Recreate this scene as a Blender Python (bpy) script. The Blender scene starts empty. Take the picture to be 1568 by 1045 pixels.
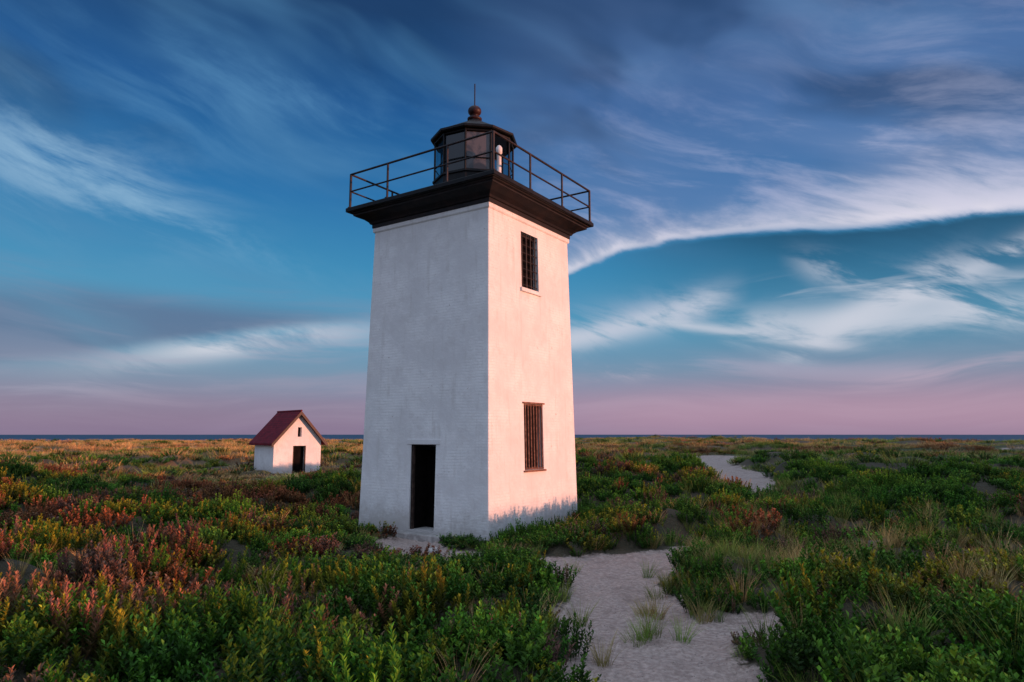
import bpy, bmesh, math, random
import numpy as np
from mathutils import Vector, Matrix
random.seed(7); RS=np.random.RandomState(11)
scene=bpy.context.scene
scene.view_settings.view_transform='Standard'
scene.view_settings.look='None'
scene.view_settings.exposure=0

def lin(r,g,b):
    f=lambda c:(c/12.92 if c<=0.04045 else ((c+0.055)/1.055)**2.4)
    return (f(r/255),f(g/255),f(b/255),1.0)

# ------------------------------------------------------------------ node expression helper
class G:
    def __init__(s,nt): s.nt=nt
    def n(s,t): return s.nt.nodes.new(t)
    def put(s,sock,v):
        if isinstance(v,E): s.nt.links.new(v.s,sock)
        elif v is not None: sock.default_value=v
    def m(s,op,a,b=None,c=None):
        n=s.n('ShaderNodeMath'); n.operation=op
        s.put(n.inputs[0],a)
        if b is not None: s.put(n.inputs[1],b)
        if c is not None: s.put(n.inputs[2],c)
        return E(s,n.outputs[0])
    def vec(s,x,y,z=0.0):
        n=s.n('ShaderNodeCombineXYZ'); s.put(n.inputs[0],x); s.put(n.inputs[1],y); s.put(n.inputs[2],z)
        return E(s,n.outputs[0])
    def sep(s,v):
        n=s.n('ShaderNodeSeparateXYZ'); s.put(n.inputs[0],v)
        return [E(s,o) for o in n.outputs]
    def ss(s,x,a,b,lo=0.0,hi=1.0):
        n=s.n('ShaderNodeMapRange'); n.interpolation_type='SMOOTHSTEP'
        if a>b: a,b,lo,hi=b,a,hi,lo
        s.put(n.inputs[0],x); n.inputs[1].default_value=a; n.inputs[2].default_value=b
        n.inputs[3].default_value=lo; n.inputs[4].default_value=hi
        return E(s,n.outputs[0])
    def exp(s,x): return s.m('EXPONENT',x)
    def gauss(s,x,c,w):
        d=(x-c)*(1.0/w); return s.exp((d*d)*-1.0)
    def noise(s,v,scale=1.0,detail=6,rough=0.55,dist=0.0,out=0):
        n=s.n('ShaderNodeTexNoise'); s.put(n.inputs['Vector'],v)
        n.inputs['Scale'].default_value=scale; n.inputs['Detail'].default_value=detail
        n.inputs['Roughness'].default_value=rough; n.inputs['Distortion'].default_value=dist
        return E(s,n.outputs[out])
    def mix(s,f,a,b,mode='MIX'):
        n=s.n('ShaderNodeMix'); n.data_type='RGBA'; n.blend_type=mode
        s.put(n.inputs[0],f); s.put(n.inputs[6],a); s.put(n.inputs[7],b)
        return E(s,n.outputs[2])
    def ramp(s,x,stops,interp='LINEAR'):
        n=s.n('ShaderNodeValToRGB'); s.put(n.inputs[0],x)
        cr=n.color_ramp; cr.interpolation=interp
        while len(cr.elements)<len(stops): cr.elements.new(0.5)
        for e,(p,c) in zip(cr.elements,stops):
            e.position=p; e.color=c if not isinstance(c,(int,float)) else (c,c,c,1)
        return E(s,n.outputs[0])
    def curve(s,x,pts,x0,x1,y0,y1):
        n=s.n('ShaderNodeFloatCurve')
        cu=n.mapping.curves[0]
        P=[((a-x0)/(x1-x0),(b-y0)/(y1-y0)) for a,b in pts]
        cu.points[0].location=P[0]; cu.points[1].location=P[-1]
        for p in P[1:-1]: cu.points.new(*p)
        n.mapping.update()
        s.put(n.inputs['Value'],(x-x0)*(1.0/(x1-x0)))
        return E(s,n.outputs[0])*(y1-y0)+y0
    def attr(s,name,typ='GEOMETRY',out='Color'):
        n=s.n('ShaderNodeAttribute'); n.attribute_type=typ; n.attribute_name=name
        return E(s,n.outputs[out])
class E:
    def __init__(s,g,sock): s.g=g; s.s=sock
    def __add__(s,o): return s.g.m('ADD',s,o)
    __radd__=__add__
    def __sub__(s,o): return s.g.m('SUBTRACT',s,o)
    def __rsub__(s,o): return s.g.m('SUBTRACT',o,s)
    def __mul__(s,o): return s.g.m('MULTIPLY',s,o)
    __rmul__=__mul__

def new_mat(name):
    m=bpy.data.materials.new(name); m.use_nodes=True
    nt=m.node_tree; b=nt.nodes['Principled BSDF']
    return m,G(nt),b
def bump(g,b,h,strength=0.5,dist=0.02):
    n=g.n('ShaderNodeBump'); n.inputs['Strength'].default_value=strength; n.inputs['Distance'].default_value=dist
    g.put(n.inputs['Height'],h); g.nt.links.new(n.outputs[0],b.inputs['Normal'])
def objco(g):
    n=g.n('ShaderNodeTexCoord'); return E(g,n.outputs['Object'])

# ------------------------------------------------------------------ camera
PITCH=7.79
cam=bpy.data.cameras.new('camera'); camo=bpy.data.objects.new('camera',cam)
scene.collection.objects.link(camo)
camo.location=(0,0,2.5); camo.rotation_euler=(math.radians(90+PITCH),0,0)
cam.sensor_width=36; cam.lens=36*1045/1568
cam.clip_start=0.1; cam.clip_end=30000
scene.camera=camo

# ------------------------------------------------------------------ sun + world
SUN_EL=2.6
sh=Vector((0.95,-0.31,0)).normalized()
sund=Vector((sh.x*math.cos(math.radians(SUN_EL)),sh.y*math.cos(math.radians(SUN_EL)),math.sin(math.radians(SUN_EL))))
sl=bpy.data.lights.new('sun','SUN'); sl.energy=5.0; sl.angle=math.radians(0.9); sl.color=(1.0,0.42,0.26)
so=bpy.data.objects.new('sun',sl); scene.collection.objects.link(so)
so.rotation_euler=sund.to_track_quat('Z','Y').to_euler(); so.location=(40,-10,30)

w=bpy.data.worlds.new('World'); scene.world=w; w.use_nodes=True
nt=w.node_tree; g=G(nt); bg=nt.nodes['Background']
tc=g.n('ShaderNodeTexCoord')
x,y,z=g.sep(E(g,tc.outputs['Generated']))
az=g.m('ARCTAN2',x,y)*57.2958
el=g.m('ARCSINE',z)*57.2958
base=g.ramp(el*(1/50.0),[(0.0,lin(124,114,142)),(0.05,lin(128,126,156)),(0.10,lin(108,140,170)),(0.17,lin(78,148,184)),
    (0.27,lin(48,132,178)),(0.38,lin(26,108,166)),(0.52,lin(16,82,142)),(0.66,lin(12,54,100)),(1.0,lin(24,52,94))])
wa=g.noise(g.vec(az*0.05,el*0.09,3.1),1,1,0.5)-0.5
wb=g.noise(g.vec(az*0.05,el*0.09,13.1),1,1,0.5)-0.5
az2=az+wa*12.0; el2=el+wb*5.0
c,s_=math.cos(math.radians(17)),math.sin(math.radians(17))
p=az2*c-el2*s_; q=az2*s_+el2*c
S1=g.noise(g.vec(p*0.045,q*0.15,0.0),1,3,0.5)
S2=g.noise(g.vec(p*0.085,q*0.34,5.0),1,6,0.62,0.25)
S3=g.noise(g.vec(az2*0.06,el2*0.6,12.0),1,5,0.58)
S4=g.noise(g.vec(p*0.05,q*0.13,20.0),1,3,0.5)
col=base
col=g.mix(g.ss(S1,0.45,0.72)*g.ss(el,9,16)*0.5,col,lin(76,130,174))
col=g.mix(g.ss(S4,0.50,0.30)*g.ss(el,17,26)*0.6,col,lin(8,50,94))
m=g.gauss(az,-34,8)*g.gauss(el+az*0.20,11.5,3.2)*g.ss(S2,0.36,0.66)
col=g.mix(m*0.85,col,lin(146,182,210))
m=g.gauss(az,-27,9)*g.gauss(el+az*0.3,8.0,1.2)*g.ss(S2,0.34,0.62)
col=g.mix(m*0.6,col,lin(130,172,204))
m=g.gauss(az,-22,14)*g.gauss(el,25.5,4.5)*g.ss(S2,0.40,0.75)
col=g.mix(m*0.5,col,lin(90,146,190))
edge=g.curve(az,[(-60,8),(-5,9),(2,11.6),(4.8,13.3),(9.8,15.2),(17.3,15.9),(27,15.5),(38,14.8),(60,12)],-60,60,0,40)
edge=edge+(S2-0.5)*1.8
d=el-edge
above=g.ss(d,-0.30,0.5)
rt=g.ss(az,-9,8)
veil=above*rt*(g.ss(S1,0.30,0.68)*0.40+0.38)*g.ss(el,46,22)
col=g.mix(veil,col,lin(92,122,172))
veil2=above*g.ss(az,-6,6)*g.ss(S2,0.42,0.78)*g.ss(d,18,3)
col=g.mix(veil2*0.65,col,lin(146,160,200))
dk=above*g.ss(az,-4,10)*g.ss(S4,0.56,0.36)*g.ss(el,17,27)
col=g.mix(dk*0.7,col,lin(26,60,104))
amp=g.curve(az,[(-60,0),(-2,0.0),(3.5,0.9),(9,0.95),(15,0.8),(22,0.7),(29,0.95),(38,1.0),(60,0.8)],-60,60,0,1)
wid=g.curve(az,[(-60,0.6),(5,1.0),(15,0.8),(24,1.2),(32,2.0),(38,1.6),(60,1.5)],-60,60,0,4)
rimd=g.m('DIVIDE',g.m('MAXIMUM',d-0.1,0.0),wid)
rim=above*amp*g.exp(rimd*-1.0)*g.ss(S2,0.24,0.58,0.35,1.0)
col=g.mix(rim,col,lin(242,234,240))
rim2=above*amp*g.exp(rimd*-0.28)*g.ss(S2,0.42,0.68)
col=g.mix(rim2*0.65,col,lin(196,196,220))
below=g.ss(d,0.1,-0.6)
gap=below*g.exp((g.m('MAXIMUM',d*-1.0,0.0))*-0.20)*g.ss(az,3,24)
col=g.mix(gap*0.95,col,lin(4,68,102))
def wisp(a0,e0,a1,e1,wd,thr=(0.38,0.62),k=0.8,cc=(200,204,218),N=S2):
    global col
    sl_=(e1-e0)/(a1-a0)
    dd=el-(az-a0)*sl_-e0+(wb*2.2)
    mm=g.exp((dd*dd)*(-1.0/(wd*wd)))*g.ss(az,a0-2.5,a0+2.5)*g.ss(az,a1+3,a1-2)*g.ss(N,thr[0],thr[1])
    col=g.mix(mm*k,col,lin(*cc))
wisp(3,7.4,17,10.9,1.1,k=0.9,thr=(.32,.56))
wisp(4,8.9,16,10.4,1.6,k=0.5,cc=(160,176,202))
wisp(12,9.5,26,6.8,0.45,k=0.7,N=S3)
wisp(18,8.6,39,8.0,1.3,k=0.75,thr=(.38,.6))
wisp(22,6.4,33,11.4,1.2,k=0.75,thr=(.42,.6))
wisp(24,12.6,36,8.4,1.1,k=0.7,thr=(.42,.6))
wisp(29,9.0,39,13.0,0.9,k=0.65,thr=(.42,.6))
wisp(20,11.2,39,10.2,0.7,k=0.5,N=S3,thr=(.46,.62))
wisp(6,5.3,11,4.9,0.7,k=0.65,cc=(205,186,202))
wisp(14,5.8,32,4.6,0.7,k=0.5,cc=(170,168,192),N=S3)
wisp(27,3.9,39,5.2,0.5,k=0.6,cc=(190,172,192),N=S3)
top=g.curve(az,[(-60,11),(-38,10.6),(-25,10.4),(-12,9.8),(-4,9.2),(60,9)],-60,60,0,20)+wb*2.0
bot=g.curve(az,[(-60,3.5),(-38,4.8),(-25,7.0),(-12,9.0),(-4,9.2),(60,9)],-60,60,0,20)+wa*1.0
lf=g.ss(az,-2,-10)
bank=lf*g.ss(top-el,-0.8,1.8)*g.ss(el-bot,-0.3,0.8)
col=g.mix(bank*g.ss(S1,0.25,0.6,0.55,0.92),col,lin(80,106,144))
bank2=lf*g.ss(top-el,-3,1.0)*g.ss(S3,0.42,0.68)*g.ss(el,3,6)
col=g.mix(bank2*0.4,col,lin(116,130,162))
rm=lf*g.gauss(el-bot,-0.7,0.9)*g.gauss(az,-21,8.0)*g.ss(S2,0.30,0.55)
col=g.mix(rm*0.95,col,lin(208,210,222))
rm=lf*g.gauss(el-bot,-1.5,1.5)*g.ss(S3,0.40,0.66)
col=g.mix(rm*0.55,col,lin(158,168,192))
lo=g.gauss(el,2.6,2.6)*g.ss(S3,0.40,0.68)
col=g.mix(lo*0.55,col,lin(152,146,172))
pk=g.gauss(el,1.6,2.4)*g.ss(az,-16,16)
col=g.mix(pk*0.62,col,lin(186,148,172))
pk=g.gauss(el,0.8,1.8)*g.ss(az,0,-16)
col=g.mix(pk*0.45,col,lin(142,120,148))
zen_fill=g.ss(el,42,62)
col=g.mix(zen_fill,col,(0.72,0.86,1.08,1))  # unseen overhead sky brightened as added fill for foliage and ground
back=g.ss(y,0.12,-0.55)*g.ss(el,-5,5)
glow=g.mix(g.ss(el,0,38),(0.60,0.62,0.78,1),(0.40,0.55,0.82,1))
col=g.mix(back*g.ss(el,60,40),col,glow)
sk=g.n('ShaderNodeTexSky'); sk.sky_type='NISHITA'; sk.sun_disc=False
sk.sun_elevation=math.radians(SUN_EL); sk.sun_rotation=math.atan2(sh.x,sh.y)
nis=g.mix(1.0,E(g,sk.outputs[0]),(0.02,0.02,0.02,1),'MULTIPLY')
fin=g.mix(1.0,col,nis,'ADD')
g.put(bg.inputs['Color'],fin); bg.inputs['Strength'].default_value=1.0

# ------------------------------------------------------------------ numpy noise / terrain
def _hash(ix,iy,seed):
    h=(ix*374761393+iy*668265263+seed*1442695041)&0xFFFFFFFF
    h=((h^(h>>13))*1274126177)&0xFFFFFFFF
    return ((h^(h>>16))&0xFFFF)/65535.0
def vnoise(x,y,seed=0):
    x=np.asarray(x,float); y=np.asarray(y,float)
    ix=np.floor(x).astype(np.int64); iy=np.floor(y).astype(np.int64)
    fx=x-ix; fy=y-iy; fx=fx*fx*(3-2*fx); fy=fy*fy*(3-2*fy)
    a=_hash(ix,iy,seed); b=_hash(ix+1,iy,seed); c_=_hash(ix,iy+1,seed); d_=_hash(ix+1,iy+1,seed)
    return (a*(1-fx)+b*fx)*(1-fy)+(c_*(1-fx)+d_*fx)*fy
def fbm(x,y,o=4,seed=0):
    r=0;a=.5;t=0
    for i in range(o):
        r=r+a*vnoise(x*2**i+i*17.3,y*2**i+i*9.1,seed+i); t+=a; a*=.5
    return r/t
def sst(x,a,b):
    t=np.clip((x-a)/(b-a),0,1); return t*t*(3-2*t)
def mounds(x,y,cell,h0,h1,seed,prob=.8):
    """rounded shrub mounds: returns canopy height, id of the mound"""
    gx=np.floor(x/cell).astype(np.int64); gy=np.floor(y/cell).astype(np.int64)
    best=np.zeros_like(x); bid=np.zeros_like(x)
    for i in (-1,0,1):
        for j in (-1,0,1):
            cx=gx+i; cy=gy+j
            px=(cx+_hash(cx,cy,seed))*cell; py=(cy+_hash(cx,cy,seed+1))*cell
            R=cell*(.42+.45*_hash(cx,cy,seed+2)); hh=h0+(h1-h0)*_hash(cx,cy,seed+3)
            on=_hash(cx,cy,seed+4)<prob
            d2=((x-px)**2+(y-py)**2)/(R*R)
            v=np.where(on,hh*np.clip(1-d2,0,1)**.6,0)
            m=v>best; best=np.where(m,v,best); bid=np.where(m,_hash(cx,cy,seed+5),bid)
    return best,bid

TC=(-1.131,19.545); TROT=math.radians(-34.2)
HC=(-12.9,45.2)
PATHS=[
 [(1.2,-6,1.0),(1.25,3,1.0),(1.50,7.3,1.05),(1.60,9.7,1.10),(1.42,11.7,.85),(1.75,13.4,1.0),(2.9,14.8,.6),(4.2,16.2,.35)],
 [(1.3,12.9,.7),(-.3,14.2,.45),(-2.0,15.3,.75),(-2.5,16.9,.8)],
 [(9.6,27.0,.9),(10.8,31,1.2),(13.3,40,1.5),(14.7,46,1.8),(15.8,58,2.6),(19,68,4.8),(22,74,4.8)],
 [(25,53,1.3),(28,54,1.3)],[(36,61,2.2),(48,62,2.2)],[(19.5,32,1.1),(25,32.6,1.3)],
 [(-68,130,5.0),(-50,131,5.0)],[(-37,53,1.4),(-33,56,1.0)],[(58,100,5),(78,104,5)],[(-40,90,2.5),(-28,93,2.5)],[(38,112,6),(56,116,6)],[(44,80,2.5),(54,83,2.5)],
 [(2.0,8.4,.8),(2.8,9.2,.85)],
]
def sandmask(x,y,margin=0.0):
    x=np.asarray(x,float);y=np.asarray(y,float)
    m=np.zeros_like(x)
    wob=(fbm(x*1.1,y*1.1,4,5)-.5)*1.3
    wob2=(fbm(x*.22,y*.22,3,15)-.5)*3.0
    r=np.hypot(x,y)
    wb_=np.where(r>24,wob2,wob)-margin
    for P in PATHS:
        for (x0,y0,w0),(x1,y1,w1) in zip(P[:-1],P[1:]):
            dx,dy=x1-x0,y1-y0; L=dx*dx+dy*dy
            t=np.clip(((x-x0)*dx+(y-y0)*dy)/L,0,1)
            dd=np.hypot(x-x0-t*dx,y-y0-t*dy); ww=w0+(w1-w0)*t
            m=np.maximum(m,1-sst((dd+wb_)/ww,.65,1.25))
    return m
def blob(x,y,cx,cy,rx,ry): return np.exp(-(((x-cx)/rx)**2+((y-cy)/ry)**2))
def lowzone(x,y): return np.clip(1.3*blob(x,y,-13,38,6.5,9),0,1)
def doorzone(x,y): return np.clip(1.2*blob(x,y,-1.9,14.0,2.2,2.6),0,1)
def moundfield(x,y):
    r=np.hypot(x,y)
    m1,i1=mounds(x,y,1.55,.10,.60,101,.80)
    m2,i2=mounds(x+3,y,2.9,.35,1.10,202,.82)
    m3,i3=mounds(x,y+5,9.0,.2,1.25,303,.7)
    k2=sst(r,19,27)*(1-sst(r,60,95))
    k1=1-sst(r,24,34)
    k3=sst(r,60,95)*(.40+.60*sst(x/np.maximum(y,1),-.1,.3))
    bigger=1+.75*blob(x,y,6,26.5,4,5)
    a=m1*k1; b_=m2*k2*bigger; c_=m3*k3
    h=np.maximum(np.maximum(a,b_),c_); idd=np.where(a>b_,i1,np.where(c_>b_,i3,i2))
    dt=np.hypot(x-TC[0],y-TC[1])
    k=(1-sandmask(x,y,.45))*sst(dt,3.2,5.0)*(1-lowzone(x,y))*(1-.75*blob(x,y,10.5,25,2.0,6))
    k=k*(1-.85*doorzone(x,y))
    return h*k,idd
RC=np.array([-1.1+sh.x*62,19.5+sh.y*62]); RT=np.array([-sh.y,sh.x])
def ridge(x,y):
    a=(x-RC[0])*sh.x+(y-RC[1])*sh.y
    t=(x-RC[0])*RT[0]+(y-RC[1])*RT[1]
    h=3.20+0.012*np.clip(t-6,0,60)+(fbm(t/30.0,t*0+3.3,1,44)-.5)*.12
    h=h*(1-sst(t,70,105))*(1-sst(-t,90,150))
    return h*np.exp(-(a/9.0)**2)
def H(x,y,fine=False):
    x=np.asarray(x,float);y=np.asarray(y,float)
    r=np.hypot(x,y)
    rg=ridge(x,y); rk=1-sst(rg,.3,1.5)
    h=(fbm(x/7,y/7,3,1)-.5)*.26
    h=h+(fbm(x/28,y/34,4,2)-.5)*1.5*sst(r,30,90)
    h=h+(fbm(x/60,y/45,3,8)-.5)*1.2*sst(r,120,240)
    h=h+.35*np.exp(-(((x+5.5)/4.0)**2+((y-8)/4.0)**2))
    h=h+.22*np.exp(-(((x-6.5)/3.0)**2+((y-9)/3.5)**2))
    dt=np.hypot(x-TC[0],y-TC[1])
    k=1-sst(dt,3.2,7.0); h=h*(1-k)
    dh=np.hypot(x-HC[0],y-HC[1]); k=1-sst(dh,4,11); h=h*(1-k)
    h=h+.16*np.exp(-(((x-2.9)/1.6)**2+((y-19.5)/1.6)**2))
    sm=sandmask(x,y)
    h=h-.07*sm
    h=h+moundfield(x,y)[0]*rk
    h=h*(.1+.9*rk)
    if fine:
        near=1-sst(r,20,30)
        h=h+near*((fbm(x*2.2,y*2.2,4,21)-.5)*.10+ (fbm(x*5,y*5,3,22)-.5)*.08*sm)
    h=h+rg
    azr=np.degrees(np.arctan2(x,y))
    ed=285-55*sst(azr,4,20)*(azr<90)
    e=sst((r+(fbm(x/40,y/40,3,9)-.5)*70)/ed,1.0,1.22)
    h=h*(1-e)-4.0*e
    return h

def mesh_obj(name,verts,faces,mat=None,smooth=False,parent=None,attrs=None):
    me=bpy.data.meshes.new(name); me.from_pydata([tuple(v) for v in verts],[],[tuple(f) for f in faces])
    if smooth: me.polygons.foreach_set('use_smooth',[True]*len(me.polygons))
    o=bpy.data.objects.new(name,me); scene.collection.objects.link(o)
    if mat: me.materials.append(mat)
    if parent: o.parent=parent
    me.update(); return o

NA=1000
rings=np.concatenate([[0.4],np.geomspace(1.2,26,190),np.geomspace(26,520,190)[1:]])
ang=np.linspace(0,2*math.pi,NA,endpoint=False)
RR,AA=np.meshgrid(rings,ang,indexing='ij')
X=RR*np.sin(AA); Y=RR*np.cos(AA); Z=H(X,Y,True)
V=np.stack([X,Y,Z],-1).reshape(-1,3)
V=np.vstack([V,[[0,0,float(H(np.array([0.]),np.array([0.]))[0])]]])
nr=len(rings)
i=np.arange(nr-1)[:,None]*NA; j=np.arange(NA)[None,:]; j2=(j+1)%NA
F=np.stack([i+j,i+NA+j,i+NA+j2,i+j2],-1).reshape(-1,4)
me=bpy.data.meshes.new('ground')
nq=len(F); nt3=NA
me.vertices.add(len(V)); me.vertices.foreach_set('co',V.ravel())
me.loops.add(nq*4+nt3*3)
tri=np.stack([np.full(NA,len(V)-1),np.arange(NA),(np.arange(NA)+1)%NA],-1)
me.loops.foreach_set('vertex_index',np.concatenate([F.ravel(),tri.ravel()]))
me.polygons.add(nq+nt3)
me.polygons.foreach_set('loop_start',np.concatenate([np.arange(nq)*4,nq*4+np.arange(nt3)*3]))
me.polygons.foreach_set('use_smooth',np.ones(nq+nt3,bool))
me.update(calc_edges=True); me.validate()
sa=me.attributes.new('sand','FLOAT','POINT')
sa.data.foreach_set('value',np.append(sandmask(X,Y).ravel(),1.0))
ground=bpy.data.objects.new('ground',me); scene.collection.objects.link(ground)
gm,g,b=new_mat('ground_sand_soil')
co=objco(g)
n1=g.noise(co,1.3,5,.6); n2=g.noise(co,14,4,.65); n3=g.noise(co,.06,5,.55); n5=g.noise(co,4.5,3,.6)
sand=g.mix(g.ss(n2,.35,.7),(0.36,0.265,0.225,1),(0.56,0.43,0.37,1))
sand=g.mix(g.ss(n1,.50,.70)*.6,sand,(0.20,0.135,0.11,1))
vor=g.n('ShaderNodeTexVoronoi'); g.put(vor.inputs['Vector'],co); vor.inputs['Scale'].default_value=22
speck=g.ss(E(g,vor.outputs['Distance']),.24,.12)*g.ss(n5,.44,.56)
sand=g.mix(speck*.9,sand,(0.05,0.038,0.03,1))
soil=g.mix(n2,(0.030,0.030,0.014,1),(0.08,0.058,0.032,1))
farL=g.ramp(n3,[(0.3,(0.06,0.065,0.022,1)),(0.45,(0.15,0.105,0.045,1)),(0.58,(0.23,0.14,0.07,1)),(0.7,(0.09,0.08,0.03,1))])
farR=g.ramp(n3,[(0.3,(0.035,0.052,0.02,1)),(0.45,(0.06,0.07,0.028,1)),(0.56,(0.11,0.075,0.05,1)),(0.66,(0.05,0.065,0.025,1))])
cx,cy,cz=g.sep(co)
dist=g.m('SQRT',cx*cx+cy*cy)
far=g.mix(g.ss(g.m('DIVIDE',cx,g.m('ADD',dist,1.0)),-.12,.05),farL,farR)
veg=g.mix(g.ss(dist,30,80),soil,far)
sm=g.attr('sand',out='Fac')
smn=g.ss(sm+(n2-.5)*.7+(n5-.5)*.4,.3,.62)
g.put(b.inputs['Base Color'],g.mix(smn,veg,sand)); b.inputs['Roughness'].default_value=.95
bump(g,b,n2*.5+n1*1.2+n5*1.3,1.0,.09)
me.materials.append(gm)

# sea
seam,g,b=new_mat('sea_water')
co=objco(g)
n=g.noise(co,.12,4,.6)
g.put(b.inputs['Base Color'],g.mix(n,(0.010,0.05,0.10,1),(0.025,0.09,0.16,1))); b.inputs['Roughness'].default_value=.7
b.inputs['Specular IOR Level'].default_value=.25
bump(g,b,n,.8,1.5)
R=9000; sv=[(R*math.cos(t*math.pi/48),R*math.sin(t*math.pi/48),-1.0) for t in range(96)]
mesh_obj('sea',sv,[range(96)],seam)

# ------------------------------------------------------------------ building helpers
def box(name,lo,hi,mat,parent=None,bev=0.0):
    bm=bmesh.new(); bmesh.ops.create_cube(bm,size=1)
    for v in bm.verts:
        v.co=Vector([(lo[k]+hi[k])/2+v.co[k]*(hi[k]-lo[k]) for k in range(3)])
    if bev: bmesh.ops.bevel(bm,geom=bm.edges[:],offset=bev,segments=2,affect='EDGES',profile=.5)
    me=bpy.data.meshes.new(name); bm.to_mesh(me); bm.free()
    o=bpy.data.objects.new(name,me); scene.collection.objects.link(o)
    if mat: me.materials.append(mat)
    if parent: o.parent=parent
    return o
def tubes(name,segs,mat,parent=None,n=8):
    V=[];F=[]
    for a,b_,r in segs:
        a=Vector(a);b_=Vector(b_); d=(b_-a).normalized()
        u=d.orthogonal().normalized(); v=d.cross(u); k=len(V)
        for e in (a,b_):
            for i in range(n):
                t=2*math.pi*i/n; V.append(e+(u*math.cos(t)+v*math.sin(t))*r)
        for i in range(n): F.append((k+i,k+(i+1)%n,k+n+(i+1)%n,k+n+i))
        F.append(tuple(k+i for i in range(n))[::-1]); F.append(tuple(k+n+i for i in range(n)))
    return mesh_obj(name,V,F,mat,False,parent)
def lathe(name,prof,mat,parent=None,n=32,smooth=True,rot=0.0):
    V=[];F=[]
    for r,z_ in prof:
        for i in range(n):
            t=2*math.pi*i/n+rot; V.append((r*math.cos(t),r*math.sin(t),z_))
    for k in range(len(prof)-1):
        for i in range(n): F.append((k*n+i,k*n+(i+1)%n,(k+1)*n+(i+1)%n,(k+1)*n+i))
    F.append(tuple(range(n))[::-1]); F.append(tuple((len(prof)-1)*n+i for i in range(n)))
    return mesh_obj(name,V,F,mat,smooth,parent)
def sqlathe(name,prof,mat,parent=None):
    return lathe(name,[(h*math.sqrt(2),z_) for h,z_ in prof],mat,parent,4,False,math.pi/4)
def cut(o,cutters):
    for c_ in cutters:
        md=o.modifiers.new('b','BOOLEAN'); md.operation='DIFFERENCE'; md.object=c_; md.solver='EXACT'
    bpy.context.view_layer.update()
    dg=bpy.context.evaluated_depsgraph_get()
    nm=bpy.data.meshes.new_from_object(o.evaluated_get(dg))
    o.modifiers.clear(); o.data=nm
    for c_ in cutters: bpy.data.objects.remove(c_)

def wall_mat(name,low=(0.42,0.37,0.33,1)):
    m,g,b=new_mat(name); co=objco(g); cx,cy,cz=g.sep(co)
    br=g.n('ShaderNodeTexBrick'); g.put(br.inputs['Vector'],g.vec(cx+cy,cz,0.0))
    br.inputs['Scale'].default_value=1.0; br.inputs['Brick Width'].default_value=.21; br.inputs['Row Height'].default_value=.075
    br.inputs['Mortar Size'].default_value=.008; br.inputs['Mortar Smooth'].default_value=.8
    br.inputs['Color1'].default_value=(1,1,1,1);br.inputs['Color2'].default_value=(.8,.8,.8,1);br.inputs['Mortar'].default_value=(0.2,0.2,0.2,1)
    bh=E(g,br.outputs['Color'])
    n1=g.noise(co,1.1,6,.6); n2=g.noise(co,9,6,.65); n3=g.noise(g.vec(cx*6,cy*6,cz*.7),1,5,.6); n4=g.noise(co,3.2,6,.7)
    bvis=g.ss(n1,.40,.62)
    c0=g.mix(g.ss(n1,.35,.7),(0.68,0.665,0.66,1),(0.83,0.82,0.81,1))
    c0=g.mix(g.ss(n4,.50,.66)*.40,c0,(0.62,0.595,0.58,1))
    c0=g.mix(g.ss(n3,.52,.72)*.40,c0,(0.54,0.51,0.48,1))
    c0=g.mix((1.0-bh)*bvis*.14,c0,(0.42,0.38,0.35,1))
    pits=g.ss(n2,.64,.70)*g.ss(n1,.46,.60)
    c0=g.mix(pits*.6,c0,(0.30,0.23,0.19,1))
    grime=g.ss(cz+(n2-.5)*.9+(n1-.5)*1.0,.85,.05)
    c0=g.mix(grime*.65,c0,low)
    g.put(b.inputs['Base Color'],c0); b.inputs['Roughness'].default_value=.85
    bump(g,b,bh*bvis*.5+n2*.6-pits*.7+n1*.8+n4*.6,.5,.025)
    return m
def paint_mat(name,c1,c2,rough=.45,sc=6,bst=.25,spec=.5):
    m,g,b=new_mat(name); co=objco(g); n1=g.noise(co,sc,6,.62); n2=g.noise(co,sc*6,4,.6)
    g.put(b.inputs['Base Color'],g.mix(g.ss(n1,.4,.68),c1,c2)); b.inputs['Roughness'].default_value=rough
    b.inputs['Specular IOR Level'].default_value=spec
    bump(g,b,n1+n2*.4,bst,.01); return m
M_wall=wall_mat('whitewashed_brick')
M_iron=paint_mat('black_iron',(0.003,0.004,0.005,1),(0.009,0.008,0.009,1),.5,spec=.2)
M_corn=paint_mat('black_cornice',(0.006,0.005,0.007,1),(0.018,0.011,0.011,1),.6,3,spec=.25)
M_rail=paint_mat('rail_iron',(0.010,0.009,0.011,1),(0.040,0.020,0.017,1),.5,10,spec=.3)
M_rust=paint_mat('rusty_bars',(0.12,0.045,0.028,1),(0.30,0.14,0.09,1),.8,12)
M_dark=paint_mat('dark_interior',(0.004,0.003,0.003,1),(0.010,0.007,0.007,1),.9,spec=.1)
M_door=paint_mat('dark_door',(0.002,0.002,0.002,1),(0.006,0.004,0.004,1),.9,spec=.05)
M_frame=paint_mat('frame_wood',(0.035,0.022,0.018,1),(0.08,0.05,0.04,1),.8,8,spec=.2)
M_stone=paint_mat('concrete_step',(0.30,0.27,0.25,1),(0.48,0.44,0.41,1),.9,7,.5)
M_refl=paint_mat('reflection_white',(0.62,0.58,0.56,1),(0.75,0.72,0.70,1),.5,7,.2)  # pale colour imitating a lit reflection on the lantern glass
M_rock=paint_mat('grey_rock',(0.10,0.09,0.085,1),(0.20,0.18,0.17,1),.9,5,.6)
M_roofred=paint_mat('lantern_red_lead',(0.016,0.005,0.005,1),(0.045,0.011,0.010,1),.5,6,spec=.3)

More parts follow.
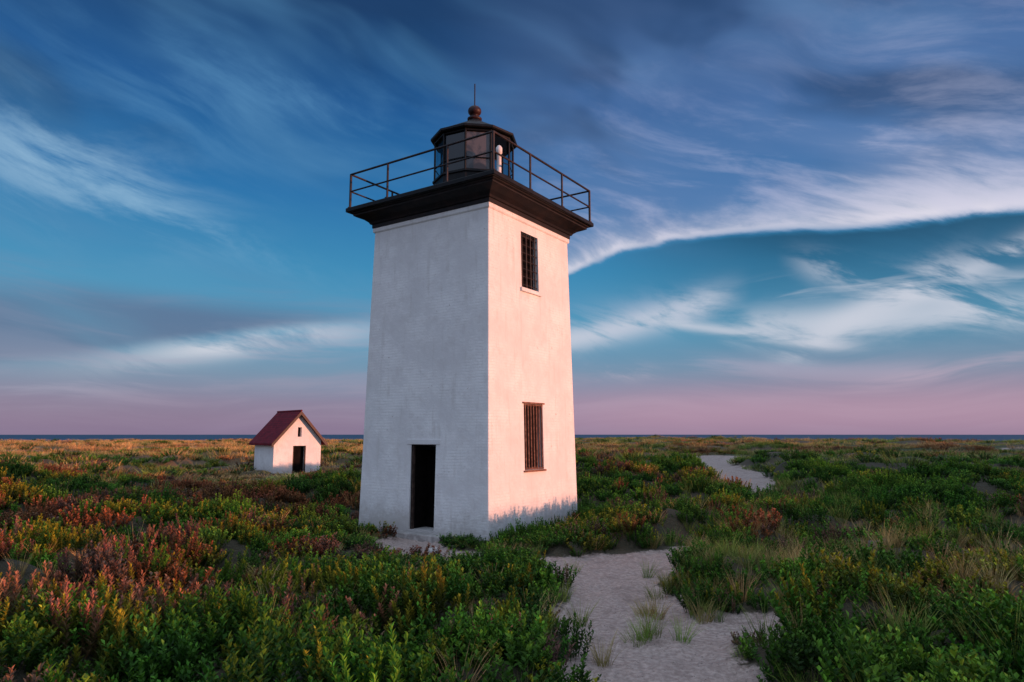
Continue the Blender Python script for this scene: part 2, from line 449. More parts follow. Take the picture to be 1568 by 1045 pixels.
# ------------------------------------------------------------------ lighthouse
lh=bpy.data.objects.new('lighthouse',None); scene.collection.objects.link(lh)
hb=2.185; ht=hb*.925; ZT=8.36
def half(z_): return hb+(ht-hb)*z_/ZT
bm=bmesh.new()
vs=[]
for z_ in (-.6,ZT):
    h=half(z_)
    vs.append([bm.verts.new((sx*h,sy*h,z_)) for sx,sy in ((-1,-1),(1,-1),(1,1),(-1,1))])
bm.faces.new(vs[0][::-1]); bm.faces.new(vs[1])
for k in range(4): bm.faces.new((vs[0][k],vs[0][(k+1)%4],vs[1][(k+1)%4],vs[1][k]))
ve=[e for e in bm.edges if abs(e.verts[0].co.z-e.verts[1].co.z)>1]
bmesh.ops.bevel(bm,geom=ve,offset=.03,segments=3,affect='EDGES',profile=.5)
me=bpy.data.meshes.new('tower_walls'); bm.to_mesh(me); bm.free()
tw=bpy.data.objects.new('tower_walls',me); scene.collection.objects.link(tw); me.materials.append(M_wall)
DX0,DX1,DZ=-.345,.495,2.24
W1=(-.57,.37,1.58,3.30); W2=(-.554,.31,6.41,7.97)
cut(tw,[box('c1',(DX0,-3,.10),(DX1,-1.40,DZ),None),
        box('c2',(1.72,W1[0],W1[2]),(3,W1[1],W1[3]),None),
        box('c3',(1.62,W2[0],W2[2]),(3,W2[1],W2[3]),None)])
tw.parent=lh
box('door',(DX0+.06,-1.60,.11),(DX1-.06,-1.54,DZ-.06),M_door,lh)
for k in range(5):
    xx=DX0+.09+k*.165
    box('door_plank',(xx,-1.616,.13),(xx+.152,-1.6005,DZ-.09),M_door,lh,.004)
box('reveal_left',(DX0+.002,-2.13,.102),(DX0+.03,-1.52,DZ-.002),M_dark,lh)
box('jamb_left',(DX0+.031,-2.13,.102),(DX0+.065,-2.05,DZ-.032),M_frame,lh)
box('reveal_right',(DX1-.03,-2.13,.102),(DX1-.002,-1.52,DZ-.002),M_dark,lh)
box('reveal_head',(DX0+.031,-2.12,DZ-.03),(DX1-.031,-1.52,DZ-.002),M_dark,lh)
box('door_lintel',(DX0-.14,-half(2.3)-.018,DZ+.004),(DX1+.14,-half(2.3)+.1,DZ+.14),M_wall,lh,.01)
box('door_step',(DX0-.12,-2.62,-.25),(DX1+.55,-2.236,.075),M_stone,lh,.02)
box('plinth',(-hb-.05,-hb-.05,-.6),(hb+.05,hb+.05,.035),M_stone,lh,.02)
def window(nm,W,xh,mat_bar,nb,cross,out):
    y0,y1,z0,z1=W
    xi=xh-.16
    box(nm+'_pane',(xi-.10,y0+.05,z0+.05),(xi-.08,y1-.05,z1-.05),M_dark,lh)
    box(nm+'_frame_l',(xi-.12,y0+.002,z0+.002),(xi-.02,y0+.055,z1-.002),mat_bar,lh)
    box(nm+'_frame_r',(xi-.12,y1-.055,z0+.002),(xi-.02,y1-.002,z1-.002),mat_bar,lh)
    box(nm+'_frame_t',(xi-.12,y0+.056,z1-.055),(xi-.02,y1-.056,z1-.002),mat_bar,lh)
    box(nm+'_frame_b',(xi-.12,y0+.056,z0+.002),(xi-.02,y1-.056,z0+.055),mat_bar,lh)
    segs=[]
    for k in range(nb):
        yy=y0+(y1-y0)*(k+.5)/nb
        segs.append(((xh+out,yy,z0+.01),(xh+out-(.075*(z1-z0)/ZT*hb/1),yy,z1-.01),.019))
    for k in range(cross):
        zz=z0+(z1-z0)*(k+.5)/cross if cross>2 else z0+.03+(z1-z0-.06)*k
        xx=xh+out-(.075*(zz-z0)/ZT*hb)
        segs.append(((xx,y0+.01,zz),(xx,y1-.01,zz),.015))
    tubes(nm+'_bars',segs,mat_bar,lh)
window('lower_window',W1,half(W1[2]),M_rust,7,2,.0)
window('upper_window',W2,half(W2[2]),M_rail,4,7,-.05)
box('lower_window_lintel',(half(3.4)-.1,W1[0]-.06,W1[3]+.003),(half(3.4)+.035,W1[1]+.06,W1[3]+.045),M_rust,lh)
box('lower_window_sill',(half(1.5)-.1,W1[0]-.05,W1[2]-.05),(half(1.5)+.05,W1[1]+.05,W1[2]-.003),M_rust,lh)
box('upper_window_sill',(half(6.3)-.1,W2[0]-.07,W2[2]-.11),(half(6.3)+.06,W2[1]+.07,W2[2]-.003),M_wall,lh,.01)
sqlathe('string_course',[(ht+.012,8.22),(ht+.04,8.25),(ht+.04,8.34),(ht+.03,8.362)],M_wall,lh)
sqlathe('cornice',[(ht+.06,8.365),(ht+.06,8.47),(ht+.10,8.475),(ht+.13,8.53),(ht+.22,8.60),(ht+.36,8.66),(ht+.44,8.70),(ht+.44,8.74),(2.52,8.765),(2.52,8.79)],M_corn,lh)
sqlathe('gallery_deck',[(2.60,8.792),(2.615,8.81),(2.615,8.90),(2.60,8.92)],M_iron,lh)
rh=3.577/math.sqrt(2); zb,zt=8.92,9.93
segs=[]
cor=[(-rh,-rh),(rh,-rh),(rh,rh),(-rh,rh)]
for k in range(4):
    a=Vector(cor[k]+(0,)); c_=Vector(cor[(k+1)%4]+(0,))
    for t in ((0,.29,.71) if k==0 else (0,1/3,2/3)):
        pp=a.lerp(c_,t); segs.append(((pp.x,pp.y,zb),(pp.x,pp.y,zt+.01),.03 if t else .036))
        segs.append(((pp.x,pp.y,zb),(pp.x,pp.y,zb+.03),.07))
    for zz,rr in ((zt,.03),(zb+.50,.024)):
        segs.append(((a.x,a.y,zz),(c_.x,c_.y,zz),rr))
tubes('gallery_railing',segs,M_rail,lh)
# lantern
NL=10; rl=1.19; z0,z1,z2=8.92,9.90,11.12; rr0=math.radians(7)
lathe('lantern_parapet',[(rl+.05,z0),(rl+.05,z0+.08),(rl,z0+.09),(rl,z1-.06),(rl+.05,z1-.05),(rl+.05,z1)],M_iron,lh,NL,False,rr0)
mg,g,b=new_mat('lantern_glass')
b.inputs['Base Color'].default_value=(.01,.015,.02,1); b.inputs['Roughness'].default_value=.04
tr=g.n('ShaderNodeBsdfTransparent'); tr.inputs[0].default_value=(.56,.74,.78,1)
fr=g.n('ShaderNodeMixShader'); fr.inputs[0].default_value=.18
nt_=mg.node_tree; nt_.links.new(tr.outputs[0],fr.inputs[1]); nt_.links.new(b.outputs[0],fr.inputs[2])
nt_.links.new(fr.outputs[0],nt_.nodes['Material Output'].inputs[0])
md_,g,b=new_mat('lantern_blank_panel')
n=g.noise(objco(g),3,5,.6); g.put(b.inputs['Base Color'],g.mix(n,(0.004,0.007,0.010,1),(0.012,0.016,0.02,1))); b.inputs['Roughness'].default_value=.10
mp,g,b=new_mat('lantern_curtain_pane')
n=g.noise(objco(g),2,5,.6,.6); g.put(b.inputs['Base Color'],g.mix(g.ss(n,.4,.6),(0.02,0.018,0.022,1),(0.09,0.075,0.075,1))); b.inputs['Roughness'].default_value=.10
pts=[(rl*.985*math.cos(2*math.pi*i/NL+rr0),rl*.985*math.sin(2*math.pi*i/NL+rr0)) for i in range(NL)]
segs=[]
for i in range(NL):
    a=pts[i]; c_=pts[(i+1)%NL]
    ma=math.atan2((a[1]+c_[1])/2,(a[0]+c_[0])/2)+TROT
    deg=(math.degrees(ma)+360)%360
    mat=mg
    if 240<deg<262: mat=md_
    if 262<=deg<298: mat=mp
    k=.97
    mesh_obj('lantern_pane',[(a[0]*k,a[1]*k,z1),(c_[0]*k,c_[1]*k,z1),(c_[0]*k,c_[1]*k,z2),(a[0]*k,a[1]*k,z2)],[(0,1,2,3)],mat,False,lh)
    segs.append(((a[0],a[1],z1),(a[0],a[1],z2),.03))
    segs.append(((a[0],a[1],z1+.02),(c_[0],c_[1],z1+.02),.022))
    zm=z1+.38
    segs.append(((a[0],a[1],z2-.03),(c_[0],c_[1],z2-.03),.035))
    segs.append(((a[0],a[1],zm),(c_[0],c_[1],zm),.014))
tubes('lantern_mullions',segs,M_iron,lh)
lathe('lantern_roof',[(rl-.1,z2),(rl+.09,z2+.01),(rl+.12,z2+.04),(rl+.12,z2+.10),(rl+.06,z2+.12),(.80,z2+.38),(.45,z2+.58),(.24,z2+.70),(.20,z2+.76)],M_iron,lh,NL,False,rr0)
lathe('ventilator_ball',[(.15,z2+.75),(.22,z2+.79),(.22,z2+.84),(.12,z2+.88),(.10,z2+.93),(.15,z2+.96),(.19,z2+1.01),(.205,z2+1.07),(.19,z2+1.14),(.14,z2+1.20),(.06,z2+1.23),(.03,z2+1.27)],M_roofred,lh,24)
tubes('lightning_rod',[((0,0,z2+1.2),(0,0,13.08),.018)],M_rail,lh)
lathe('lamp_pedestal',[(.25,8.92),(.2,9.0),(.12,9.1),(.12,9.9),(.3,9.95),(.3,10.0)],M_iron,lh,16)
lathe('lamp_optic',[(.14,10.02),(.19,10.1),(.20,10.35),(.19,10.5),(.12,10.6)],M_stone,lh,16)
refl=lathe('glass_reflection_tube',[(.10,8.93),(.10,8.97),(.065,8.98),(.065,10.25),(.09,10.27),(.09,10.42),(.05,10.48),(.02,10.50)],M_refl,lh,16); refl.location=(1.42,-.72,0)  # added white tube standing in for the sunlit reflection on the lantern's right
lh.location=(TC[0],TC[1],0); lh.rotation_euler=(0,0,TROT)

# ------------------------------------------------------------------ oil house
oh=bpy.data.objects.new('oil_house',None); scene.collection.objects.link(oh)
fd=Vector((math.cos(math.radians(42)),math.sin(math.radians(42)),0))
sd=Vector((-fd.y,fd.x,0))
Wd,Ld=3.15,3.0; nc=Vector((-14.8,42.9,0))
cen=nc+fd*Wd/2+sd*Ld/2; HC=(cen.x,cen.y)
EZ,PZ=2.1,3.85
M_hw=wall_mat('oil_house_whitewash',(0.50,0.46,0.43,1))
hx,hy=Wd/2,Ld/2
V=[(-hx,-hy,-.8),(hx,-hy,-.8),(hx,hy,-.8),(-hx,hy,-.8),(-hx,-hy,EZ),(hx,-hy,EZ),(hx,hy,EZ),(-hx,hy,EZ),(0,-hy,PZ),(0,hy,PZ)]
Fc=[(3,2,1,0),(0,1,5,8,4),(2,3,7,9,6),(1,2,6,5),(3,0,4,7),(4,8,9,7),(5,6,9,8)]
hw=mesh_obj('walls',V,Fc,M_hw)
cut(hw,[box('c4',(-.32,-hy-.5,-.1),(.55,-hy+.35,1.78),None),box('c5',(-.04,-hy-.5,2.35),(.22,-hy+.3,2.95),None)])
hw.parent=oh
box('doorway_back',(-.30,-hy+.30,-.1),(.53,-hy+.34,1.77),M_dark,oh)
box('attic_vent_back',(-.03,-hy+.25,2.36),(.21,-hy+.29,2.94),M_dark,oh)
box('door_jamb_l',(-.318,-hy+.02,-.1),(-.26,-hy+.12,1.778),M_roofred,oh)
box('door_jamb_r',(.49,-hy+.02,-.1),(.548,-hy+.12,1.778),M_roofred,oh)
mr,g,b=new_mat('red_roof_shingles'); co=objco(g); cx,cy,cz=g.sep(co)
br=g.n('ShaderNodeTexBrick'); g.put(br.inputs['Vector'],g.vec(cy,cz*1.3,0.0)); br.inputs['Scale'].default_value=1
br.inputs['Brick Width'].default_value=.3; br.inputs['Row Height'].default_value=.16; br.inputs['Mortar Size'].default_value=.012
br.inputs['Color1'].default_value=(.18,.010,.022,1);br.inputs['Color2'].default_value=(.11,.008,.018,1);br.inputs['Mortar'].default_value=(.03,.01,.012,1)
n=g.noise(co,2.5,5,.6)
g.put(b.inputs['Base Color'],g.mix(g.ss(n,.4,.7)*.3,E(g,br.outputs['Color']),(0.20,0.03,0.04,1))); b.inputs['Roughness'].default_value=.8
b.inputs['Specular IOR Level'].default_value=.2
ov=.28; og=.32; th=.09
dx=hx+ov; slope=(PZ-EZ)/hx; ez=EZ-slope*ov
for sgn,nm in ((-1,'roof_left'),(1,'roof_right')):
    yy0,yy1=-hy-og,hy+og
    P=[(0,yy0,PZ+.02),(sgn*dx,yy0,ez+.02),(sgn*dx,yy1,ez+.02),(0,yy1,PZ+.02)]
    Q=[(p_[0],p_[1],p_[2]+th*1.5) for p_ in P]
    mesh_obj(nm,P+Q,[(0,1,2,3),(7,6,5,4),(0,4,5,1),(1,5,6,2),(2,6,7,3),(3,7,4,0)],mr,False,oh)
    P=[(0,yy0-.03,PZ-.10),(sgn*dx,yy0-.03,ez-.10),(sgn*dx,yy0-.03,ez+.13),(0,yy0-.03,PZ+.13)]
    Q=[(p_[0],yy0-.003,p_[2]) for p_ in P]
    mesh_obj('barge_board',P+Q,[(0,1,2,3),(7,6,5,4),(0,4,5,1),(1,5,6,2),(2,6,7,3),(3,7,4,0)],M_roofred,False,oh)
tubes('ridge_cap',[((0,-hy-og-.02,PZ+.155),(0,hy+og+.02,PZ+.155),.06)],mr,oh)
oh.location=(cen.x,cen.y,0); oh.rotation_euler=(0,0,math.atan2(fd.y,fd.x))

# ------------------------------------------------------------------ vegetation
def leafmat(name,tcol=.3):
    m,g,b=new_mat(name)
    tint=g.attr('tint','INSTANCER'); tipc=g.attr('tipc','INSTANCER')
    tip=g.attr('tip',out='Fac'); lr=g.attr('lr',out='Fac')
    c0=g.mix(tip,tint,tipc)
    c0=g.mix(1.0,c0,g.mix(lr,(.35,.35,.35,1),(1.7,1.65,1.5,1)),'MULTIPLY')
    g.put(b.inputs['Base Color'],c0); b.inputs['Roughness'].default_value=.6
    b.inputs['Specular IOR Level'].default_value=.2
    if tcol>0:
        t=g.n('ShaderNodeBsdfTranslucent'); g.put(t.inputs[0],c0)
        mx=g.n('ShaderNodeMixShader'); mx.inputs[0].default_value=tcol
        m.node_tree.links.new(b.outputs[0],mx.inputs[1]); m.node_tree.links.new(t.outputs[0],mx.inputs[2])
        m.node_tree.links.new(mx.outputs[0],m.node_tree.nodes['Material Output'].inputs[0])
    return m
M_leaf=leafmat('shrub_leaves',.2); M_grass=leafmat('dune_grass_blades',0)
class PB:
    def __init__(s): s.V=[];s.F=[];s.T=[];s.L=[]
    def leaf(s,p,d,ln,wd,tip,lr,up=Vector((0,0,1))):
        d=d.normalized(); sdv=d.cross(up)
        if sdv.length<1e-3: sdv=Vector((1,0,0))
        sdv.normalize(); nn=sdv.cross(d)
        k=len(s.V); mid=p+d*ln*.55+nn*ln*.10
        s.V+= [p,mid+sdv*wd*.5,p+d*ln-nn*ln*.05,mid-sdv*wd*.5]
        s.F.append((k,k+1,k+2,k+3)); s.T+=[tip]*4; s.L+=[lr]*4
    def blade(s,p,d,ln,wd,bend,nseg,t0,t1,lr):
        side=d.cross(Vector((0,0,1)))
        if side.length<1e-3: side=Vector((1,0,0))
        side.normalize(); a=random.uniform(0,6.28); side=(side*math.cos(a)+Vector((-side.y,side.x,0))*math.sin(a))
        k=len(s.V); q=p.copy(); dd=d.normalized()
        for i in range(nseg+1):
            t=i/nseg; w_=wd*(1-t)**.7*.5+.0004
            s.V+=[q+side*w_,q-side*w_]; tt=t0+(t1-t0)*t; s.T+=[tt]*2; s.L+=[lr]*2
            q=q+dd*(ln/nseg); dd=(dd+bend/nseg).normalized()
        for i in range(nseg): s.F.append((k+2*i,k+2*i+1,k+2*i+3,k+2*i+2))
    def build(s,name,mat):
        me=bpy.data.meshes.new(name); me.from_pydata([tuple(v) for v in s.V],[],s.F); me.materials.append(mat)
        for nm,arr in (('tip',s.T),('lr',s.L)):
            a=me.attributes.new(nm,'FLOAT','POINT'); a.data.foreach_set('value',arr)
        o=bpy.data.objects.new(name,me); return o
U=random.uniform
def mk_bush(name,R=.30,Hh=.38,nst=20,nlf=18,ll=.066,lw=.038):
    pb=PB()
    for _ in range(nst):
        r=R*math.sqrt(U(0,1)); a=U(0,6.283); hgt=Hh*U(.6,1.1)*(1-.35*(r/R)**2)
        base=Vector((r*.6*math.cos(a),r*.6*math.sin(a),-.05))
        topv=Vector((r*1.15*math.cos(a)+U(-.05,.05),r*1.15*math.sin(a)+U(-.05,.05),hgt))
        pb.blade(base,(topv-base),(topv-base).length,.010,Vector((0,0,0)),1,0,.2,.3)
        tt=U(.5,1)
        for k in range(nlf):
            t=.30+.70*(k+U(0,1))/nlf; p_=base.lerp(topv,t)
            aa=k*2.4+U(-.4,.4); e=U(.1,.7)+.6*t
            dv=Vector((math.cos(aa)*math.cos(e),math.sin(aa)*math.cos(e),math.sin(e)))
            s_=1.15-.4*t
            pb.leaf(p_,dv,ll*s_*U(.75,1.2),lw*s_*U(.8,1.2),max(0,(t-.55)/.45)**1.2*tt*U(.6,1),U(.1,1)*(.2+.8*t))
    return pb.build(name,M_leaf)
def mk_spike(name,R=.26,Hh=.48,nst=11,nlf=40):
    pb=PB()
    for _ in range(nst):
        r=R*math.sqrt(U(0,1)); a=U(0,6.283); hgt=Hh*U(.5,1.08)
        base=Vector((r*math.cos(a),r*math.sin(a),-.05))
        topv=base+Vector((U(-.12,.12),U(-.12,.12),hgt))
        pb.blade(base,(topv-base),(topv-base).length,.012,Vector((0,0,0)),1,0,.3,.3)
        tt=U(.5,1)
        for k in range(nlf):
            t=.2+.8*(k+U(0,1))/nlf; p_=base.lerp(topv,t)
            aa=k*2.4+U(-.3,.3); e=.45+.65*t
            dv=Vector((math.cos(aa)*math.cos(e),math.sin(aa)*math.cos(e),math.sin(e)))
            s_=(1.2-.6*t)
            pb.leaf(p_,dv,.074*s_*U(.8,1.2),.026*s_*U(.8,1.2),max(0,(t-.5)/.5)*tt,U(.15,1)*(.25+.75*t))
    return pb.build(name,M_leaf)
def mk_grass(name,R=.10,n=60,L=.55,wd=.0085,ns=3):
    pb=PB()
    for _ in range(n):
        r=R*math.sqrt(U(0,1)); a=U(0,6.283); p_=Vector((r*math.cos(a),r*math.sin(a),-.04))
        a2=a+U(-.8,.8); ln=U(.1,.55)
        d=Vector((math.cos(a2)*ln,math.sin(a2)*ln,1)).normalized()
        b_=Vector((math.cos(a2),math.sin(a2),-.5))*U(.1,.9)
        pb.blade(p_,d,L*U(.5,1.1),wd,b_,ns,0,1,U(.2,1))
    return pb.build(name,M_grass)
def coll(name,objs):
    c_=bpy.data.collections.new(name)
    for o in objs: c_.objects.link(o)
    return c_
C_bush=coll('bush_variants',[mk_bush('bush_a'),mk_bush('bush_b',.34,.34,22,16),mk_bush('bush_c',.26,.44,17,20,.060,.032),mk_bush('bush_d',.32,.28,22,15,.058,.042)])
C_spike=coll('spike_variants',[mk_spike('spike_a'),mk_spike('spike_b',.22,.56,8,44),mk_spike('spike_c',.30,.40,12,34)])
C_grass=coll('grass_variants',[mk_grass('grass_a'),mk_grass('grass_b',.14,70,.42),mk_grass('grass_c',.08,44,.60),mk_grass('grass_wide',.45,110,.45,.018,2),mk_grass('grass_wide2',.55,120,.38,.018,2)])

def scatter(name,pts,rotz,scl,vid,tint,tipc,collx):
    n=len(pts); me=bpy.data.meshes.new(name)
    me.vertices.add(n); me.vertices.foreach_set('co',np.asarray(pts,np.float32).ravel())
    def at(nm,ty,key,arr):
        a=me.attributes.new(nm,ty,'POINT'); a.data.foreach_set(key,np.ascontiguousarray(arr).ravel())
    rot=np.zeros((n,3),np.float32); rot[:,2]=rotz; rot[:,0]=RS.uniform(-.16,.16,n); rot[:,1]=RS.uniform(-.16,.16,n)
    at('rot','FLOAT_VECTOR','vector',rot); at('scl','FLOAT_VECTOR','vector',np.asarray(scl,np.float32))
    at('vid','INT','value',np.asarray(vid,np.int32))
    at('tint','FLOAT_VECTOR','vector',np.asarray(tint,np.float32)); at('tipc','FLOAT_VECTOR','vector',np.asarray(tipc,np.float32))
    o=bpy.data.objects.new(name,me); scene.collection.objects.link(o)
    ng=bpy.data.node_groups.new(name+'_gn','GeometryNodeTree')
    ng.interface.new_socket('Geometry',in_out='INPUT',socket_type='NodeSocketGeometry')
    ng.interface.new_socket('Geometry',in_out='OUTPUT',socket_type='NodeSocketGeometry')
    N=ng.nodes; gi=N.new('NodeGroupInput'); go=N.new('NodeGroupOutput')
    ip=N.new('GeometryNodeInstanceOnPoints'); ci=N.new('GeometryNodeCollectionInfo')
    ci.inputs['Collection'].default_value=collx; ci.inputs['Separate Children'].default_value=True; ci.inputs['Reset Children'].default_value=True
    def na(nm,ty):
        k=N.new('GeometryNodeInputNamedAttribute'); k.data_type=ty; k.inputs['Name'].default_value=nm; return k.outputs['Attribute']
    L=ng.links
    L.new(gi.outputs[0],ip.inputs['Points']); L.new(ci.outputs[0],ip.inputs['Instance'])
    ip.inputs['Pick Instance'].default_value=True
    L.new(na('vid','INT'),ip.inputs['Instance Index']); L.new(na('rot','FLOAT_VECTOR'),ip.inputs['Rotation']); L.new(na('scl','FLOAT_VECTOR'),ip.inputs['Scale'])
    L.new(ip.outputs[0],go.inputs[0])
    md=o.modifiers.new('scatter','NODES'); md.node_group=ng
    return o

def sample(r0,r1,dens,half_az=45):
    ha=math.radians(half_az); A=ha*(r1*r1-r0*r0); n=int(A*dens)
    r=np.sqrt(RS.uniform(r0*r0,r1*r1,n)); a=RS.uniform(-ha,ha,n)
    return r*np.sin(a),r*np.cos(a)
def inside(x,y,cx,cy,rot,hx_,hy_):
    dx=x-cx;dy=y-cy; lx=dx*math.cos(rot)+dy*math.sin(rot); ly=-dx*math.sin(rot)+dy*math.cos(rot)
    return (abs(lx)<hx_)&(abs(ly)<hy_)
HR=math.atan2(fd.y,fd.x)
P_={k:[] for k in ('b','s','g')}
PC={'green':((.028,.088,.010),(.095,.23,.022)),'bright':((.050,.15,.013),(.17,.33,.03)),
   'olive':((.07,.11,.012),(.42,.36,.028)),'red':((.13,.055,.022),(.46,.14,.06)),
   'rust':((.14,.07,.025),(.32,.13,.06)),'salmon':((.10,.085,.03),(.62,.25,.17)),
   'tan':((.18,.15,.05),(.46,.32,.14)),'ggrass':((.065,.125,.02),(.25,.28,.06)),'gold':((.28,.17,.055),(.58,.35,.14)),
   'brown':((.12,.07,.05),(.22,.12,.09))}
def pal(k,n):
    a,b_=PC[k]; f=RS.uniform(.65,1.3,(n,1)); h=RS.uniform(.88,1.12,(n,3))
    return np.array(a)*f*h,np.array(b_)*f*h
def choose(u,probs):
    n=len(u); keys=list(probs); M=np.stack([np.broadcast_to(probs[k],(n,)).astype(float) for k in keys],-1)
    M=np.clip(M,0,None)+1e-6; M/=M.sum(1,keepdims=True); c_=M.cumsum(1); idx=np.minimum((u[:,None]>c_).sum(1),len(keys)-1)
    T=np.zeros((n,3));P=np.zeros((n,3))
    for i_,k in enumerate(keys):
        m_=idx==i_; t_,p_=pal(k,int(m_.sum())); T[m_]=t_;P[m_]=p_
    return T,P
def farg_(r): return sst(r,34,75)
def tanzone(x,y): return np.clip(blob(x,y,3.6,11.4,1.3,1.3)+.8*blob(x,y,7.5,12.8,4,1.3),0,1)
def veg(r0,r1,dens,sc,kind):
    x,y=sample(r0,r1,dens)
    sm=sandmask(x,y); r=np.hypot(x,y)
    lowz=lowzone(x,y); mh,mid=moundfield(x,y); dz=doorzone(x,y); tz=tanzone(x,y)
    keep=(sm<RS.uniform(.2,.55,len(x)))&~inside(x,y,TC[0],TC[1],TROT,2.45,2.45)&~inside(x,y,HC[0],HC[1],HR,1.8,1.75)
    keep&=H(x,y)>-.9
    nz=fbm(x/3.2,y/3.2,3,61); nz2=fbm(x/9+5,y/9,3,62)
    left=sst(-x/np.maximum(y,1),-.05,.35); right=sst(x/np.maximum(y,1),.1,.4)
    farg=sst(r,36,80); onm=sst(mh,.04,.14)
    rb=np.clip(blob(x,y,4.8,8.0,2.4,2.2),0,1)
    grassy=np.clip(sst(nz2,.50,.62)*.5*(.3+.7*right)+farg*.75+tz*.9+rb*.5+lowz*.75,0,1)
    grassy=np.clip(grassy+.35*(1-onm)*(1-farg),0,1)
    spiky=np.clip(blob(x,y,-5.5,7.5,3.0,4.0)*1.2+sst(nz,.52,.62)*.5+blob(x,y,-1,8,2.5,2.0)*.45+rb*.4,0,1)*(1-sst(r,18,30))*(1-grassy*.6)
    if kind=='g': pk=grassy
    elif kind=='s': pk=spiky*(1-grassy*.5)
    else: pk=(1-grassy*.85)*(1-spiky*.55)
    pk=pk*(1-.30*dz)
    keep&=RS.uniform(0,1,len(x))<pk
    x,y,r,nz,nz2,left,right,lowz,mid,onm,sm,dz,tz=[a[keep] for a in (x,y,r,nz,nz2,left,right,lowz,mid,onm,sm,dz,tz)]
    n=len(x)
    hs=np.ones(n)
    dt=np.hypot(x-TC[0],y-TC[1])
    hs*=1-.40*np.exp(-((dt-3.0)/1.3)**2)
    hs*=1-.50*dz
    hs*=1-.6*lowz
    u=np.clip(np.where(onm>.3,mid*.999,RS.uniform(0,1,n))+RS.normal(0,.12,n),0,.999)
    if kind=='g':
        T,Pp=choose(u,{'ggrass':.7*(1-.6*left)*(1-.8*tz),'tan':.5+.2*left+tz,'gold':1.6*farg_(r)*left**1.5+.06+.6*lowz+.6*tz,'rust':.22*sst(r,60,100)})
    elif kind=='s':
        T,Pp=choose(u,{'bright':.40*(1-left)+.2,'olive':.9+.2*left,'salmon':.32*left+.08,'green':.25,'brown':.08})
    else:
        rz=sst(nz,.42,.56); redl=left*sst(r,11,17)*(1-sst(r,36,50))
        T,Pp=choose(u,{'green':1.2*(1-.50*redl),'bright':.75*(1-.6*rz)*(.6+.6*right),'olive':.36,'red':.10+1.1*redl*rz,'rust':.12*rz+.30*redl,'brown':.07})
    z_=H(x,y)-.03
    base=sc*RS.uniform(.7,1.25,n)*(1+.12*(1-sst(r,8,13)))*(1-.5*sst(sm,.1,.5))
    S=np.stack([base,base,base*hs*RS.uniform(.8,1.15,n)*(.62 if r0>=40 else 1)],-1)
    nv={'b':4,'s':3,'g':5}[kind]
    if kind=='g': vid=np.where(r>24,RS.randint(3,5,n),RS.randint(0,3,n))
    else: vid=RS.randint(0,nv,n)
    P_[kind].append((np.stack([x,y,z_],-1),RS.uniform(0,6.28,n),S,vid,T,Pp))
veg(3.4,17,13,1.0,'b'); veg(3.4,17,7.5,.97,'s'); veg(3.4,17,12,.82,'g')
veg(17,40,5.2,1.2,'b'); veg(17,30,2.4,1.05,'s'); veg(17,40,2.6,1.05,'g')
veg(40,110,.75,2.1,'b'); veg(40,110,1.0,1.9,'g')
veg(110,320,.04,3.2,'b'); veg(110,320,.10,2.8,'g')
tp=np.array([(1.85,9.9),(1.75,8.8),(1.5,8.6),(2.55,9.5),(2.75,9.6),(2.05,8.7),(2.9,10.4),(1.1,12.9),(2.4,12.6),(1.0,7.9),(2.5,9.7),(1.7,8.9),(2.0,9.8),(2.2,10.9),(2.5,11.1),(1.9,9.95),(1.6,8.7),(0.9,9.4),(2.7,11.0),(2.9,11.3),(3.1,10.8)])
n=len(tp); T,Pp=pal('ggrass',n); T2,Pp2=pal('tan',n); kk=(np.arange(n)%3==0)[:,None]; T=np.where(kk,T2,T); Pp=np.where(kk,Pp2,Pp)
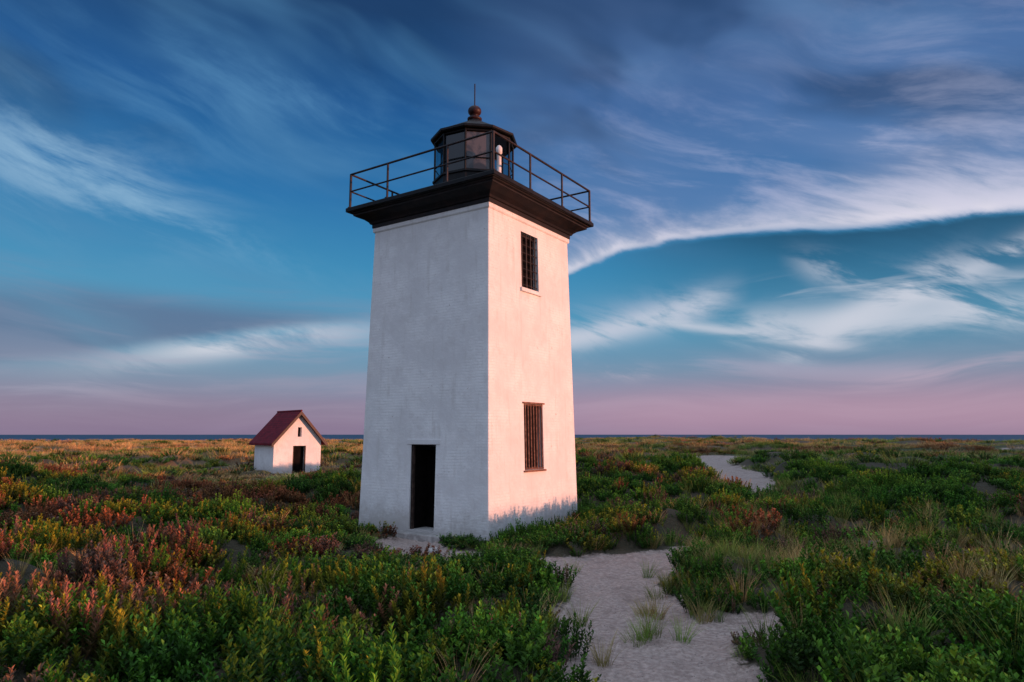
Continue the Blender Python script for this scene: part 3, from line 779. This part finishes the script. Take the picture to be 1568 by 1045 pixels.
P_['g'].append((np.stack([tp[:,0],tp[:,1],H(tp[:,0],tp[:,1])-.02],-1),RS.uniform(0,6,n),np.full((n,3),.8),RS.randint(0,3,n),T,Pp))
n_=90
tt=RS.uniform(-2.5,2.6,n_); side=(RS.uniform(0,1,n_)<.6).astype(int)
off=2.46+RS.uniform(0,.6,n_)
lx=np.where(side==0,tt,off); ly=np.where(side==0,-off,tt)
ok=~((side==0)&(lx>-1.0)&(lx<1.2)); lx,ly,side=lx[ok],ly[ok],side[ok]
wx=TC[0]+lx*math.cos(TROT)-ly*math.sin(TROT); wy=TC[1]+lx*math.sin(TROT)+ly*math.cos(TROT)
n=len(wx); T,Pp=pal('green',n)
hz_=np.where(side==1,RS.uniform(.7,1.35,n),RS.uniform(.35,.8,n))
P_['b'].append((np.stack([wx,wy,H(wx,wy)-.04],-1),RS.uniform(0,6,n),np.stack([RS.uniform(.6,.95,n)]*2+[hz_],-1),RS.randint(0,4,n),T,Pp))
for k,nm,cc in (('b','shrub_foliage',C_bush),('s','goldenrod_foliage',C_spike),('g','dune_grass',C_grass)):
    A=[np.concatenate([q_[i_] for q_ in P_[k]]) for i_ in range(6)]
    scatter(nm,A[0],A[1],A[2],A[3],A[4],A[5],cc)

# stones
def stone(loc,sz,mat):
    bm=bmesh.new(); bmesh.ops.create_icosphere(bm,subdivisions=3,radius=1)
    for v in bm.verts:
        c_=v.co; f=1+.18*math.sin(c_.x*3+loc[0])*math.cos(c_.y*4+1)+.1*math.sin(c_.z*7+c_.x*5)
        v.co=Vector((c_.x*sz[0],c_.y*sz[1],c_.z*sz[2]))*f
    me=bpy.data.meshes.new('stone'); bm.to_mesh(me); bm.free(); me.materials.append(mat)
    me.polygons.foreach_set('use_smooth',[True]*len(me.polygons))
    o=bpy.data.objects.new('stone',me); scene.collection.objects.link(o); o.location=loc
def Hs(a,b_): return float(H(np.array([a]),np.array([b_]))[0])
stone((-1.6,14.35,Hs(-1.6,14.35)+.08),(.11,.09,.12),M_wall)
stone((6.9,13.2,Hs(6.9,13.2)+.2),(.22,.16,.16),M_rock)
